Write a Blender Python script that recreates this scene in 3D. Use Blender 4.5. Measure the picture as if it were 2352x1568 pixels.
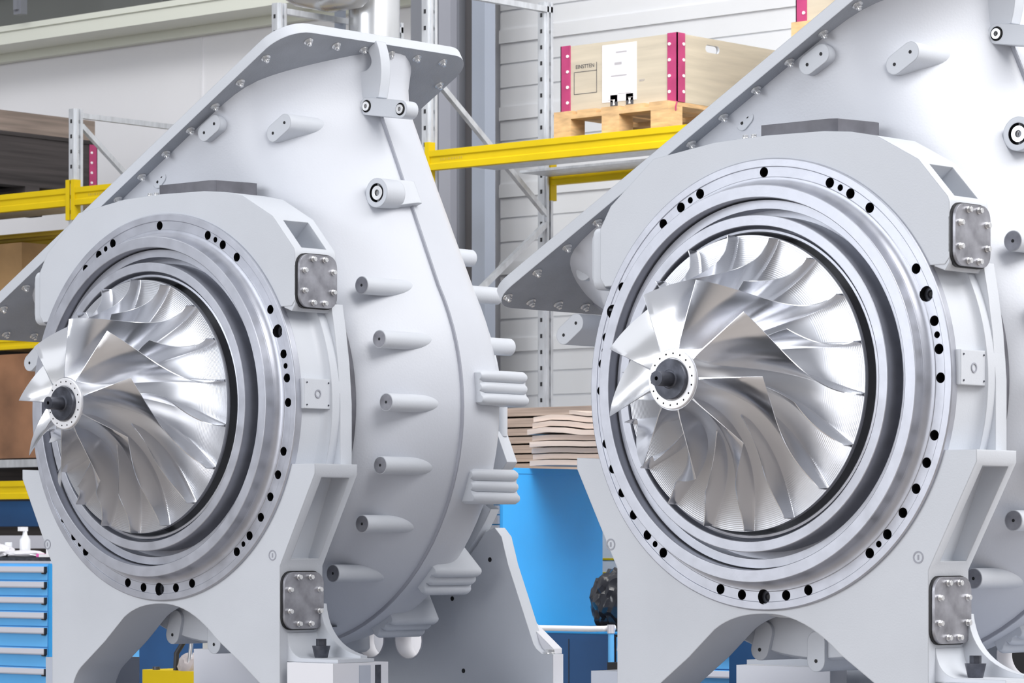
import bpy, math, random
from mathutils import Vector
random.seed(7)
D = bpy.data
for o in list(D.objects): D.objects.remove(o)
S = bpy.context.scene
COL = S.collection
PI = math.pi
R = math.radians

# ------------------------------------------------------------------ camera
# world axes are the hall's axes: +x along the rack and the machine faces, +y into the hall
cam_d = D.cameras.new('camera'); cam = D.objects.new('camera', cam_d); COL.objects.link(cam)
cam.location = (0, 0, 1.25)
cam.rotation_euler = (R(90), 0, R(41.396))
cam_d.sensor_width = 36.0
cam_d.lens = 7898.0 / 2352 * 36
cam_d.shift_y = (1248 - 784) / 2352
cam_d.clip_end = 200
cam_d.dof.use_dof = True
cam_d.dof.focus_distance = 12.0
cam_d.dof.aperture_fstop = 14.0
S.camera = cam

# ------------------------------------------------------------------ world and lights
W = D.worlds.new('hall_light'); S.world = W; W.use_nodes = True
nt = W.node_tree; nt.nodes.clear()
wo = nt.nodes.new('ShaderNodeOutputWorld'); bg = nt.nodes.new('ShaderNodeBackground')
tc = nt.nodes.new('ShaderNodeTexCoord'); sx = nt.nodes.new('ShaderNodeSeparateXYZ')
mr = nt.nodes.new('ShaderNodeMapRange'); mr.inputs['From Min'].default_value = -1; mr.inputs['From Max'].default_value = 1
cr = nt.nodes.new('ShaderNodeValToRGB')
el = cr.color_ramp.elements
el[0].position = 0.0; el[0].color = (.06, .05, .045, 1)
el[1].position = 1.0; el[1].color = (.80, .81, .84, 1)
e = el.new(.46); e.color = (.07, .07, .08, 1)
e = el.new(.54); e.color = (.52, .54, .60, 1)
e = el.new(.75); e.color = (.84, .86, .93, 1)
nt.links.new(tc.outputs['Generated'], sx.inputs[0]); nt.links.new(sx.outputs['Z'], mr.inputs['Value'])
nt.links.new(mr.outputs[0], cr.inputs[0]); nt.links.new(cr.outputs[0], bg.inputs['Color'])
bg.inputs['Strength'].default_value = 0.68
nt.links.new(bg.outputs[0], wo.inputs[0])

def area(name, loc, target, sx_, sy_, power, col=(1, 1, 1)):
    l = D.lights.new(name, 'AREA'); l.shape = 'RECTANGLE'; l.size = sx_; l.size_y = sy_; l.energy = power; l.color = col
    o = D.objects.new(name, l); COL.objects.link(o); o.location = loc
    o.rotation_euler = (Vector(target) - Vector(loc)).to_track_quat('-Z', 'Y').to_euler()
    return o
area('window_bank_light', (-.5, 10.5, 9.5), (-8.5, 9.5, 1.6), 12, 5, 1120, (1.0, .99, .98))
area('ceiling_lamp_light', (-9, 6.0, 9.5), (-9, 10.5, 0), 12, 4, 80, (.95, .97, 1.0))
area('front_window_light', (-14, -6, 6.5), (-8.5, 9, 1.8), 10, 5, 850, (.93, .96, 1.0))
area('front_low_fill', (-9.0, -4.5, 2.6), (-8.6, 9, 1.5), 8, 3, 420, (.97, .98, 1.0))  # added low fill for the front faces and lower volute, no real door
area('rack_lamp_light', (-13, 10.6, 9.0), (-14.5, 16, 3), 12, 2, 390, (1, .99, .96))
al = area('aisle_fill_light', (-8.4, 12.3, 5.2), (-12.4, 14.9, .9), 3.5, 1.5, 60, (1, .99, .98)); al.data.spread = R(95)  # added fill that brightens the low background, no real lamp
area('side_fill_light', (.5, 11.2, 5.0), (-8.5, 9.6, 1.4), 3, 5, 170, (1, .99, .98))  # added fill from the right for the lower casing sides, no real door

S.view_settings.view_transform = 'Standard'; S.view_settings.look = 'None'
S.view_settings.gamma = 1.0; S.view_settings.use_curve_mapping = False
S.view_settings.exposure = 0.0

# ------------------------------------------------------------------ materials
def mat(name, col, rough=.5, metal=0.0, bump=None, bevel=0.0, noise=None, spec=.5, aniso=0.0, rings=None, wear=None):
    m = D.materials.new(name); m.use_nodes = True; t = m.node_tree; b = t.nodes['Principled BSDF']
    b.inputs['Base Color'].default_value = (*col, 1); b.inputs['Roughness'].default_value = rough
    b.inputs['Metallic'].default_value = metal; b.inputs['Specular IOR Level'].default_value = spec
    tex = t.nodes.new('ShaderNodeTexCoord')
    last = None
    if noise:   # (scale, strength, tuple stretch)
        n = t.nodes.new('ShaderNodeTexNoise'); n.inputs['Scale'].default_value = noise[0]; n.inputs['Detail'].default_value = 6
        mp = t.nodes.new('ShaderNodeMapping'); mp.inputs['Scale'].default_value = noise[2] if len(noise) > 2 else (1, 1, 1)
        t.links.new(tex.outputs['Object'], mp.inputs[0]); t.links.new(mp.outputs[0], n.inputs['Vector'])
        r = t.nodes.new('ShaderNodeValToRGB'); k = noise[1]
        r.color_ramp.elements[0].position = .3; r.color_ramp.elements[1].position = .7
        r.color_ramp.elements[0].color = (*[max(0, c * (1 - k)) for c in col], 1)
        r.color_ramp.elements[1].color = (*[min(1, c * (1 + k)) for c in col], 1)
        t.links.new(n.outputs['Fac'], r.inputs[0]); t.links.new(r.outputs[0], b.inputs['Base Color'])
        rm = t.nodes.new('ShaderNodeMapRange'); rm.inputs['To Min'].default_value = max(.02, rough - .08); rm.inputs['To Max'].default_value = min(1, rough + .08)
        t.links.new(n.outputs['Fac'], rm.inputs['Value']); t.links.new(rm.outputs[0], b.inputs['Roughness'])
    if bevel > 0:
        bv = t.nodes.new('ShaderNodeBevel'); bv.samples = 6; bv.inputs['Radius'].default_value = bevel; last = bv.outputs[0]
    if bump:    # (scale, strength)
        n = t.nodes.new('ShaderNodeTexNoise'); n.inputs['Scale'].default_value = bump[0]; n.inputs['Detail'].default_value = 4
        t.links.new(tex.outputs['Object'], n.inputs['Vector'])
        bp = t.nodes.new('ShaderNodeBump'); bp.inputs['Strength'].default_value = bump[1]; bp.inputs['Distance'].default_value = .002
        t.links.new(n.outputs['Fac'], bp.inputs['Height'])
        if last: t.links.new(last, bp.inputs['Normal'])
        last = bp.outputs[0]
    if rings:   # turned grooves round the local y axis: (pitch, strength)
        sp = t.nodes.new('ShaderNodeSeparateXYZ'); t.links.new(tex.outputs['Object'], sp.inputs[0])
        cb = t.nodes.new('ShaderNodeCombineXYZ'); t.links.new(sp.outputs['X'], cb.inputs['X']); t.links.new(sp.outputs['Z'], cb.inputs['Y'])
        ln = t.nodes.new('ShaderNodeVectorMath'); ln.operation = 'LENGTH'; t.links.new(cb.outputs[0], ln.inputs[0])
        mu = t.nodes.new('ShaderNodeMath'); mu.operation = 'MULTIPLY'; mu.inputs[1].default_value = 2 * PI / rings[0]
        t.links.new(ln.outputs['Value'], mu.inputs[0])
        si = t.nodes.new('ShaderNodeMath'); si.operation = 'SINE'; t.links.new(mu.outputs[0], si.inputs[0])
        hs = si.outputs[0]
        if len(rings) > 2:      # grooves only outside this radius
            st = t.nodes.new('ShaderNodeMapRange'); st.inputs['From Min'].default_value = rings[2]; st.inputs['From Max'].default_value = rings[2] + .05
            t.links.new(ln.outputs['Value'], st.inputs['Value'])
            m2_ = t.nodes.new('ShaderNodeMath'); m2_.operation = 'MULTIPLY'; t.links.new(hs, m2_.inputs[0]); t.links.new(st.outputs[0], m2_.inputs[1]); hs = m2_.outputs[0]
        bp = t.nodes.new('ShaderNodeBump'); bp.inputs['Strength'].default_value = rings[1]; bp.inputs['Distance'].default_value = .001
        t.links.new(hs, bp.inputs['Height'])
        if last: t.links.new(last, bp.inputs['Normal'])
        last = bp.outputs[0]
    if last: t.links.new(last, b.inputs['Normal'])
    return m
M = {}
M['cast'] = mat('cast_grey_paint', (.60, .625, .67), .42, .0, bump=(170, .2), bevel=.006, noise=(3, .03), spec=.45)
M['flange'] = mat('rough_shaded_flange', (.33, .35, .39), .5, bump=(120, .6), noise=(7, .10))  # rough underside metal, darkened further to paint the shade below the flange
M['cast_smooth'] = mat('volute_grey_paint', (.60, .62, .67), .40, .0, bump=(120, .22), noise=(2.2, .035), spec=.5)
M['bore'] = mat('bore_shade', (.006, .006, .008), .6)  # near-black paints the shade inside holes and bores
M['machined'] = mat('machined_steel', (.50, .515, .57), .40, .75, bevel=.002, noise=(14, .08), bump=(60, .1), rings=(.0016, .10))
M['steel_plate'] = mat('worn_steel_plate', (.34, .34, .37), .40, .75, noise=(16, .30), bump=(90, .15), bevel=.002)
M['bolt'] = mat('zinc_bolt', (.80, .80, .80), .28, .9, bevel=.002)
M['dark_steel'] = mat('dark_steel', (.085, .09, .11), .38, .7, noise=(30, .3), bevel=.001)
M['gasket'] = mat('dark_gasket', (.12, .12, .14), .5, .2, noise=(12, .25, (1, 1, 1)), bevel=.003)
M['impeller'] = mat('polished_aluminium', (.82, .83, .86), .21, 1.0)
M['impeller_disc'] = mat('turned_aluminium', (.64, .65, .68), .34, 1.0, rings=(.0062, .12, .33))
M['hub_ring'] = mat('matt_aluminium', (.86, .86, .88), .45, .6)
M['galv'] = mat('galvanised_steel', (.62, .64, .67), .42, .55, noise=(26, .14, (1, 1, .3)), bevel=.002)
M['yellow'] = mat('yellow_beam_paint', (.64, .46, .002), .55, noise=(4, .05), spec=.25, bevel=.003)
M['ochre'] = mat('old_yellow_paint', (.50, .35, .03), .5, noise=(5, .1))
M['ply'] = mat('pale_plywood', (.52, .46, .36), .75, noise=(5, .10, (.5, .5, 6)))
M['wood'] = mat('pallet_wood', (.62, .40, .20), .75, noise=(9, .25, (1, 1, 5)), bump=(40, .3))
M['grey_wood'] = mat('weathered_boards', (.40, .30, .24), .8, noise=(4, .35, (.35, .35, 9)), bump=(30, .4))
M['dark_wood'] = mat('dark_boards', (.045, .038, .038), .75, noise=(3, .5, (.3, .3, 10)), bump=(30, .4))  # near-black boards, tone varying along the grain
M['lid_wood'] = mat('dull_lid_boards', (.24, .19, .16), .8, noise=(4, .3, (.35, .35, 9)))
M['pale_board'] = mat('pale_board_edge', (.58, .48, .42), .75, noise=(5, .18, (.4, .4, 8)), bump=(30, .3))
M['magenta'] = mat('magenta_corner_steel', (.47, .055, .17), .38, .2, noise=(12, .12), bevel=.002)
M['white_dot'] = mat('white_rivet', (.85, .85, .85), .4)
M['paper'] = mat('white_paper', (.72, .71, .75), .7)
M['ink'] = mat('dark_ink', (.06, .06, .07), .6)
M['faint_ink'] = mat('faint_ink', (.42, .40, .42), .6)
M['blue'] = mat('sky_blue_paint', (.036, .34, .76), .42, noise=(2, .06), bevel=.003)
M['pale_blue'] = mat('light_blue_paint', (.12, .44, .84), .42, noise=(3, .05), bevel=.003)
M['navy'] = mat('navy_panel', (.012, .07, .20), .5, noise=(3, .12))
M['alu'] = mat('brushed_aluminium', (.74, .74, .80), .35, .5, bevel=.001)
M['wall'] = mat('cream_wall_panel', (.82, .82, .85), .6, noise=(.8, .03))
M['wall_grey'] = mat('grey_wall_panel', (.74, .75, .77), .55, noise=(1.2, .04))
M['cream'] = mat('cream_ledge', (.72, .74, .66), .5)
M['wall_dark'] = mat('dark_grey_panel', (.12, .125, .12), .6)  # plain dark grey of the upper wall panel and a bin
M['column'] = mat('grey_column_paint', (.23, .24, .27), .45, .2)
M['column_light'] = mat('light_column_paint', (.38, .42, .50), .45, .2)
M['pipe'] = mat('zinc_duct', (.70, .71, .72), .28, .85, noise=(3, .12, (1, 1, .2)))
M['floor'] = mat('ochre_floor', (.34, .305, .275), .5, noise=(1.0, .12))
M['cardboard'] = mat('brown_cardboard', (.42, .26, .12), .8, noise=(3, .25))
M['rust'] = mat('rust_red_sheet', (.26, .13, .07), .6, noise=(3, .4))
M['black'] = mat('black_rubber', (.012, .012, .014), .5)
M['black_bag'] = mat('black_plastic_film', (.012, .013, .018), .18, bump=(14, 1.0))
M['white_plastic'] = mat('white_plastic', (.82, .82, .84), .35)
M['glass_bottle'] = mat('clear_plastic', (.78, .80, .84), .12, spec=.8)
M['chrome'] = mat('bright_tube', (.85, .87, .90), .18, 1.0)
M['red'] = mat('red_steel', (.48, .03, .06), .4)
M['pink'] = mat('pink_label', (.80, .12, .45), .6)
M['bluegrey'] = mat('block_grey_paint', (.50, .53, .60), .45, bevel=.004)
M['white_paint'] = mat('white_block_paint', (.80, .80, .84), .45, bevel=.004)
M['column_dark'] = mat('column_web_brown_grey', (.10, .095, .10), .5)
M['seam'] = mat('groove_grey', (.34, .35, .40), .55)
M['cloth'] = mat('grey_cloth', (.40, .36, .36), .85, bump=(60, .6))

# ------------------------------------------------------------------ mesh helpers
class G:
    """collects vertices and faces, links them as one mesh object"""
    def __init__(s): s.v = []; s.f = []; s.mi = []; s.cur = 0
    def add(s, vs, fs):
        k = len(s.v); s.v += [tuple(p) for p in vs]; s.f += [tuple(i + k for i in f) for f in fs]; s.mi += [s.cur] * len(fs); return s
    def box(s, x0, x1, y0, y1, z0, z1):
        return s.add([(x0, y0, z0), (x1, y0, z0), (x1, y1, z0), (x0, y1, z0), (x0, y0, z1), (x1, y0, z1), (x1, y1, z1), (x0, y1, z1)],
                     [(3, 2, 1, 0), (4, 5, 6, 7), (0, 1, 5, 4), (1, 2, 6, 5), (2, 3, 7, 6), (3, 0, 4, 7)])
    def prism(s, pts, y0, y1):
        """outline pts (x,z) counter-clockwise seen from the front (-y), extruded y0..y1"""
        a = sum(pts[i][0] * pts[(i + 1) % len(pts)][1] - pts[(i + 1) % len(pts)][0] * pts[i][1] for i in range(len(pts)))
        if a < 0: pts = pts[::-1]
        n = len(pts)
        return s.add([(x, y0, z) for x, z in pts] + [(x, y1, z) for x, z in pts],
                     [tuple(range(n)), tuple(range(2 * n - 1, n - 1, -1))] + [(j, i, i + n, j + n) for i in range(n) for j in [(i + 1) % n]])
    def sweep(s, loops, closed=True, cap=True):
        """skin through a list of equal-length point loops"""
        n = len(loops[0]); vs = [p for l in loops for p in l]; fs = []
        for a in range(len(loops) - 1):
            for i in range(n if closed else n - 1):
                j = (i + 1) % n
                fs.append((a * n + i, a * n + j, (a + 1) * n + j, (a + 1) * n + i))
        if cap:
            fs.append(tuple(range(n - 1, -1, -1))); fs.append(tuple(range((len(loops) - 1) * n, len(loops) * n)))
        return s.add(vs, fs)
    def cyl(s, p0, p1, r0, r1=None, n=24, cap=True):
        r1 = r0 if r1 is None else r1
        a = Vector(p0); b = Vector(p1); d = (b - a).normalized()
        u = d.orthogonal().normalized(); w = d.cross(u)
        L = []
        for c, r in ((a, r0), (b, r1)):
            L.append([tuple(c + u * (r * math.cos(2 * PI * i / n)) + w * (r * math.sin(2 * PI * i / n))) for i in range(n)])
        return s.sweep(L, True, cap)
    def lathe(s, prof, n=128, closed=True, a0=0, a1=2 * PI):
        """profile of (r, y) turned round the y axis"""
        full = abs(a1 - a0 - 2 * PI) < 1e-6
        m = n if full else n + 1; k = len(prof); vs = []; fs = []
        for i in range(m):
            a = a0 + (a1 - a0) * i / n
            for r, y in prof: vs.append((r * math.cos(a), y, r * math.sin(a)))
        for i in range(n):
            j = (i + 1) % m
            for q in range(k if closed else k - 1):
                w = (q + 1) % k
                fs.append((i * k + q, j * k + q, j * k + w, i * k + w))
        return s.add(vs, fs)
    def tube(s, pts, r, n=10):
        L = []; prev = None
        for i, p in enumerate(pts):
            d = (Vector(pts[min(i + 1, len(pts) - 1)]) - Vector(pts[max(i - 1, 0)])).normalized()
            u = (prev - d * prev.dot(d)).normalized() if prev else d.orthogonal().normalized()
            prev = u; w = d.cross(u)
            L.append([tuple(Vector(p) + u * (r * math.cos(2 * PI * q / n)) + w * (r * math.sin(2 * PI * q / n))) for q in range(n)])
        return s.sweep(L)
    def obj(s, name, m, parent=None, loc=(0, 0, 0), smooth=35, fix=True, col=None):
        me = D.meshes.new(name); me.from_pydata(s.v, [], s.f)
        for x in (m if isinstance(m, (list, tuple)) else [m]): me.materials.append(M[x])
        for p, i in zip(me.polygons, s.mi): p.material_index = i
        if fix:
            import bmesh
            b = bmesh.new(); b.from_mesh(me); bmesh.ops.recalc_face_normals(b, faces=b.faces); b.to_mesh(me); b.free()
        shade(me, smooth)
        o = D.objects.new(name, me); o.location = loc
        if parent: o.parent = parent
        COL.objects.link(o)
        return o
def shade(me, deg):
    if deg:
        me.polygons.foreach_set('use_smooth', [True] * len(me.polygons)); me.set_sharp_from_angle(angle=R(deg))
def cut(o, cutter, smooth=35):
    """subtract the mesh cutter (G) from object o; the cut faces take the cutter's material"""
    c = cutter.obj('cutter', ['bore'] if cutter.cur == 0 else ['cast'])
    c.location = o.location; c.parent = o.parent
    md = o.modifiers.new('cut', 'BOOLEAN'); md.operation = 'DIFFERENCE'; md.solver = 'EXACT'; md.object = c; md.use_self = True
    md.material_mode = 'TRANSFER'
    bpy.context.view_layer.update()
    dg = bpy.context.evaluated_depsgraph_get()
    me = D.meshes.new_from_object(o.evaluated_get(dg), depsgraph=dg)
    o.modifiers.clear(); old = o.data; o.data = me; D.meshes.remove(old); me.name = o.name
    cm = c.data; D.objects.remove(c); D.meshes.remove(cm)
    shade(me, smooth)
def empty(name, loc, rz=0):
    o = D.objects.new(name, None); o.location = loc; o.rotation_euler = (0, 0, rz); o.empty_display_size = .1; COL.objects.link(o); return o
def tag(o, label=None, cat=None, group=None, kind=None):
    for k, v in (('label', label), ('category', cat), ('group', group), ('kind', kind)):
        if v: o[k] = v
    return o
def kids(o): return [c for c in D.objects if c.parent == o]
def copy_tree(o, parent=None):
    c = o.copy(); COL.objects.link(c); c.parent = parent
    for ch in kids(o): copy_tree(ch, c)
    return c
def arc(cx, cz, r, a0, a1, n):
    return [(cx + r * math.cos(R(a0 + (a1 - a0) * i / n)), cz + r * math.sin(R(a0 + (a1 - a0) * i / n))) for i in range(n + 1)]
def rrect(x0, x1, z0, z1, r, n=6):
    return arc(x1 - r, z1 - r, r, 0, 90, n) + arc(x0 + r, z1 - r, r, 90, 180, n) + arc(x0 + r, z0 + r, r, 180, 270, n) + arc(x1 - r, z0 + r, r, 270, 360, n)
def obround(x0, z0, x1, z1, r, n=10):
    a = math.degrees(math.atan2(z1 - z0, x1 - x0))
    return arc(x1, z1, r, a - 90, a + 90, n) + arc(x0, z0, r, a + 90, a + 270, n)
def bez(p0, p1, p2, n=10):
    return [tuple((1 - t) ** 2 * a + 2 * t * (1 - t) * b + t * t * c for a, b, c in zip(p0, p1, p2)) for t in [i / n for i in range(n + 1)]]

# ================================================================== THE MACHINE
CZ = 1.767          # height of the shaft axis above the floor
OFF = (0, 0, CZ)
FN = Vector((.8660254, 0, .5)); FD = Vector((-.5, 0, .8660254))      # along the outlet flange, and out through it
def nd(n, d, y): return (FN.x * n + FD.x * d, y, FN.z * n + FD.z * d)
def nd2(n, d): return (FN.x * n + FD.x * d, FN.z * n + FD.z * d)
def hexhead(p, axis, r, h, n=6):
    g = G(); p = Vector(p); a = Vector(axis).normalized()
    g.cyl(p, p + a * h * .3, r * 1.15, n=20); g.cyl(p + a * h * .3, p + a * h, r, r * .96, n=n)
    return g

def build_machine():
    root = empty('compressor_casing', (0, 0, 0))
    # ---------------- front frame: upper body, legs, drum and back flange
    top = [(.717, .375), (.717, .548), (.712, .565), (.60, .69), (.44, .776), (.34, .796), (.236, .806), (0, .810), (-.21, .803), (-.47, .768), (-.655, .622), (-.701, .548), (-.701, .38), (-.68, .352)]
    inner = arc(0, 0, .712, 150.2, 29.8, 40)
    g = G(); g.prism(top + inner + [(.70, .354)], .012, .225)
    up = g.obj('upper_frame', 'cast', root, OFF)
    # window pocket in the chamfer, on both sides
    for sgn in (1, -1):
        c = G(); c.cur = 1
        a = Vector((.612, 0, .676)); b = Vector((.706, 0, .570)); t = (b - a).normalized(); nrm = Vector((-t.z, 0, t.x)); nrm = nrm if nrm.x > 0 else -nrm
        P = [a + nrm * .08, b + nrm * .08, b - nrm * .10 + t * -.0, a - nrm * .14]
        q = [(p.x * sgn, p.z) for p in P]
        c.prism(q, .055, .185); cut(up, c)
    leg = [(.60, -.225), (.818, -.225), (.818, -.262), (.638, -.60), (.638, -1.10), (.60, -1.10)]
    arch = [(.60, -1.082), (.44, -.965), (.30, -.872)] + bez((.30, -.872), (.155, -.742), (0, -.745), 10)[1:] + bez((0, -.745), (-.13, -.745), (-.21, -.80), 8)[1:] + [(-.32, -.895), (-.455, -.995)] + bez((-.455, -.995), (-.50, -1.03), (-.512, -1.10), 5)[1:]
    left = [(-.626, -1.10), (-.626, -.60), (-.804, -.262), (-.804, -.225), (-.60, -.225)]
    inner = [p for p in arc(0, 0, .712, 199, 341, 60)]
    g = G(); g.prism([(.712 * math.cos(R(-18.6)), -.225)] + leg[1:] + arch + left[:-1] + inner, .012, .235)
    lg = g.obj('leg_frame', 'cast', root, OFF)
    for sgn in (1, -1):
        c = G(); c.cur = 1
        c.prism([(sgn * .90, -.275), (sgn * .72, -.275), (sgn * .60, -.565), (sgn * .60, -.572), (sgn * .90, -.572)], .055, .20); cut(lg, c)
    # flared feet and bearing pads at the outside of the legs
    for sgn in (1,):
        g = G()
        pr = [(.60, -.84), (.639, -.845)] + bez((.639, -.845), (.645, -.925), (.71, -.937), 10)[1:] + [(.90, -.939), (.90, -.952), (.60, -.952)]
        g.prism([(sgn * x, z) for x, z in pr], .05, .24)
        g.prism([(.60, -.74), (.655, -.74)] + bez((.655, -.74), (.675, -.90), (.865, -.930), 12)[1:] + [(.865, -.952), (.60, -.952)], .205, .24)
        g.obj('foot', 'cast', root, OFF)
    # drum and back flange
    g = G(); g.lathe([(.714, .010), (.730, .010), (.732, .13)] + [(.732 + .03 * (1 - math.cos(a)), .13 + .03 * math.sin(a)) for a in [R(i * 15) for i in range(7)]] + [(.762, .262), (.714, .262)], 160)
    g.obj('drum', 'cast', root, OFF)
    g = G(); g.lathe([(.60, .262), (.750, .262), (.750, .30), (.60, .30)], 120)
    g.obj('joint_ring', 'gasket', root, OFF)
    # side arc web that runs from the box down to the foot behind the drum
    for sgn in (1, -1):
        g = G(); g.prism([(sgn * .68, .37), (sgn * .717, .37), (sgn * .735, .27), (sgn * .752, .15), (sgn * .764, .0), (sgn * .764, -.26), (sgn * .70, -.26)], .20, .262)
        g.obj('side_web', 'cast', root, OFF)
    # name plate pad with four pins
    pad = G().box(.728, .752, .024, .165, -.022, .088).obj('plate_pad', 'cast', root, OFF)
    for y in (.038, .15):
        for z in (-.008, .074):
            G().cyl((.750, y, z), (.755, y, z), .003, n=8).obj('pin', 'dark_steel', pad)
    G().lathe([(.011, 0), (.016, 0), (.016, -.002), (.011, -.002)], 20).obj('cast_mark', 'seam', pad, (.7525, .095, .033)).rotation_euler = (0, 0, R(90))
    # cast marks on the front plate
    for x, z in ((.60, -.56), (-.655, -.52)):
        mk = G().lathe([(.015, 0), (.020, 0), (.020, -.0012), (.015, -.0012)], 24); mk.box(-.003, .003, -.0012, 0, -.008, .008)
        mk.obj('cast_mark', 'seam', root, (x, .012, CZ + z))
    # cover plates on the box and on the leg
    def cover(x, y0, y1, z0, z1, name, sgn=1):
        g = G(); yc = (y0 + y1) / 2; zc = (z0 + z1) / 2
        pts = [(a - yc, b - zc) for a, b in rrect(y0, y1, z0, z1, .045)]
        o = G().sweep([[(h, a, b) for a, b in pts] for h in (0, .012 * sgn)]).obj(name, 'steel_plate', root, (x + sgn * .008, yc, CZ + zc))
        sh = [(a - yc, b - zc) for a, b in rrect(y0 - .004, y1 + .004, z0 - .004, z1 + .004, .047)]
        G().sweep([[(h, a, b) for a, b in sh] for h in (-.012 * sgn, 0)]).obj('gasket', 'black', o)
        hy = (y1 - y0) / 2; hz = (z1 - z0) / 2
        for a, b in ((-.3, .82), (.3, .82), (-.76, .38), (.76, .38), (-.76, -.38), (.76, -.38), (-.3, -.82), (.3, -.82)):
            hexhead((.012 * sgn, a * hy, b * hz), (sgn, 0, 0), .0095, .015).obj('bolt', 'bolt', o)
        return o
    cover(.717, .016, .212, .350, .545, 'upper_cover_plate')
    cover(.638, .018, .222, -.832, -.622, 'lower_cover_plate')
    # box under the upper cover plate, closing the frame side
    g = G(); g.prism([(.66, .35), (.70, .335), (.717, .36), (.717, .50), (.66, .50)], .0135, .2235); g.obj('box_lip', 'cast', root, OFF)
    # left side cover
    g = G(); g.sweep([[(x, a, b) for a, b in rrect(.02, .21, .345, .555, .03)] for x in (-.695, -.738)]).obj('side_cover', 'cast', root, OFF)
    g = G(); g.sweep([[(x, a, b) for a, b in rrect(.03, .20, .36, .54, .03)] for x in (-.735, -.752)]).obj('side_cover_lid', 'cast', root, OFF)
    # dark joint plate on top and small bolts beside it
    zt = .808
    base = [(-.035, .035), (.235, .035), (.262, .050), (.295, .20), (.295, .23), (-.035, .23)]
    g = G().sweep([[(x, y, z) for x, y in base] for z in (zt - .008, zt + .040)]); g.obj('top_pad', 'gasket', root, OFF)
    sp = G().box(-.155, -.05, .06, .16, .795, .815).obj('small_strap', 'cast', root, OFF)
    for x in (-.13, -.095): hexhead((x, .075, .815), (0, 0, 1), .010, .012).obj('bolt', 'bolt', sp)

    # ---------------- machined ring with its holes
    prof = [(.711, .16), (.711, .03), (.735, .03), (.735, .004), (.731, 0), (.708, 0), (.706, .003), (.674, .003), (.672, .0)]
    prof += [(.668, -.0), (.660, -.002), (.652, -.008), (.646, -.018), (.643, -.030)]
    prof += [(.643, -.063), (.641, -.065), (.604, -.065), (.602, -.063), (.602, .035), (.597, .035), (.597, -.024), (.568, -.024), (.568, .04), (.545, .04)]
    prof += [(.545, -.074), (.543, -.076), (.512, -.076), (.510, -.074), (.510, -.030), (.500, -.022), (.500, -.060), (.492, -.062), (.488, -.058), (.486, .02), (.486, .16)]
    g = G(); g.lathe(prof, 256)
    ring = g.obj('machined_ring', 'machined', root, OFF, smooth=28)
    big = [-90, 22.5, 157.5]
    main = [90, 67.5, 60, 52.5, 30, 15, 7.5, 0, -15, -22.5, -30, -37.5, -45, -52.5, -75, -82.5, -97.5, -105, -127.5, -135, -142.5, -150, -157.5, -165, 180, 172.5, 165, 150, 127.5, 120, 112.5]
    small = [63.75, 11.25, -48.75, -131.25, 168.75, 116.25]
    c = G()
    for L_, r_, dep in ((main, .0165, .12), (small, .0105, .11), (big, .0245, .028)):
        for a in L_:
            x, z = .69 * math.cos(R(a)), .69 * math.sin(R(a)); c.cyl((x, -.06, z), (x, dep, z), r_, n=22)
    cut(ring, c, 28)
    for a in big:
        x, z = .69 * math.cos(R(a)), .69 * math.sin(R(a))
        b = G().lathe([(.0242, .026), (.014, .026), (.011, .022), (.008, .028), (.0242, .034)], 20).obj('stud_seat', 'dark_steel', ring, (x, 0, z))
    # ---------------- impeller
    imp = empty('impeller', (0, 0, CZ)); imp.parent = root; imp['label'] = 'polished aluminium radial impeller with curved blades and dark shaft end'
    def hub(a): return (.098 + .380 * (1 - math.cos(a)), -.468 + .366 * math.sin(a))
    def shr(a): return (.318 + .160 * (1 - math.cos(a)) ** 1.05, -.422 + .275 * math.sin(a) ** 1.03)
    hp_ = [hub(R(90 * i / 40)) for i in range(41)]
    g = G(); g.lathe([(.02, -.468)] + hp_ + [(.4785, -.098), (.4785, -.086), (.47, -.082), (.40, -.07), (.30, -.07), (.02, -.07)], 192)
    g.obj('impeller_disc', 'impeller_disc', imp, smooth=40)
    nose = G().lathe([(.05, -.466), (.094, -.466), (.094, -.474), (.092, -.476), (.068, -.476), (.066, -.474), (.05, -.474)], 96).obj('hub_ring', 'hub_ring', imp)
    c = G()
    for i in range(18):
        a = 2 * PI * (i + .3) / 18; c.cyl((.0815 * math.cos(a), -.49, .0815 * math.sin(a)), (.0815 * math.cos(a), -.47, .0815 * math.sin(a)), .0031, n=10)
    cut(nose, c)
    G().lathe([(.0, -.46), (.064, -.46), (.064, -.486), (.062, -.489), (.030, -.489), (.027, -.492), (.0, -.492)], 72, closed=False).obj('shaft_collar', 'dark_steel', imp)
    sh = G().cyl((0, -.485, 0), (0, -.553, 0), .0235, n=40).obj('shaft_end', 'dark_steel', imp)
    c = G(); c.cyl((0, -.56, 0), (0, -.535, 0), .0065, n=16); cut(sh, c)
    W_ = R(46)
    def phi(s, e):   # wrap along the blade, e = 0 at hub and 1 at shroud
        ph = 1 - (1 - s) ** 1.55; ps = 1 - (1 - s) ** 2.8
        return -W_ * (ph * (1 - e) + ps * e)
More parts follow.
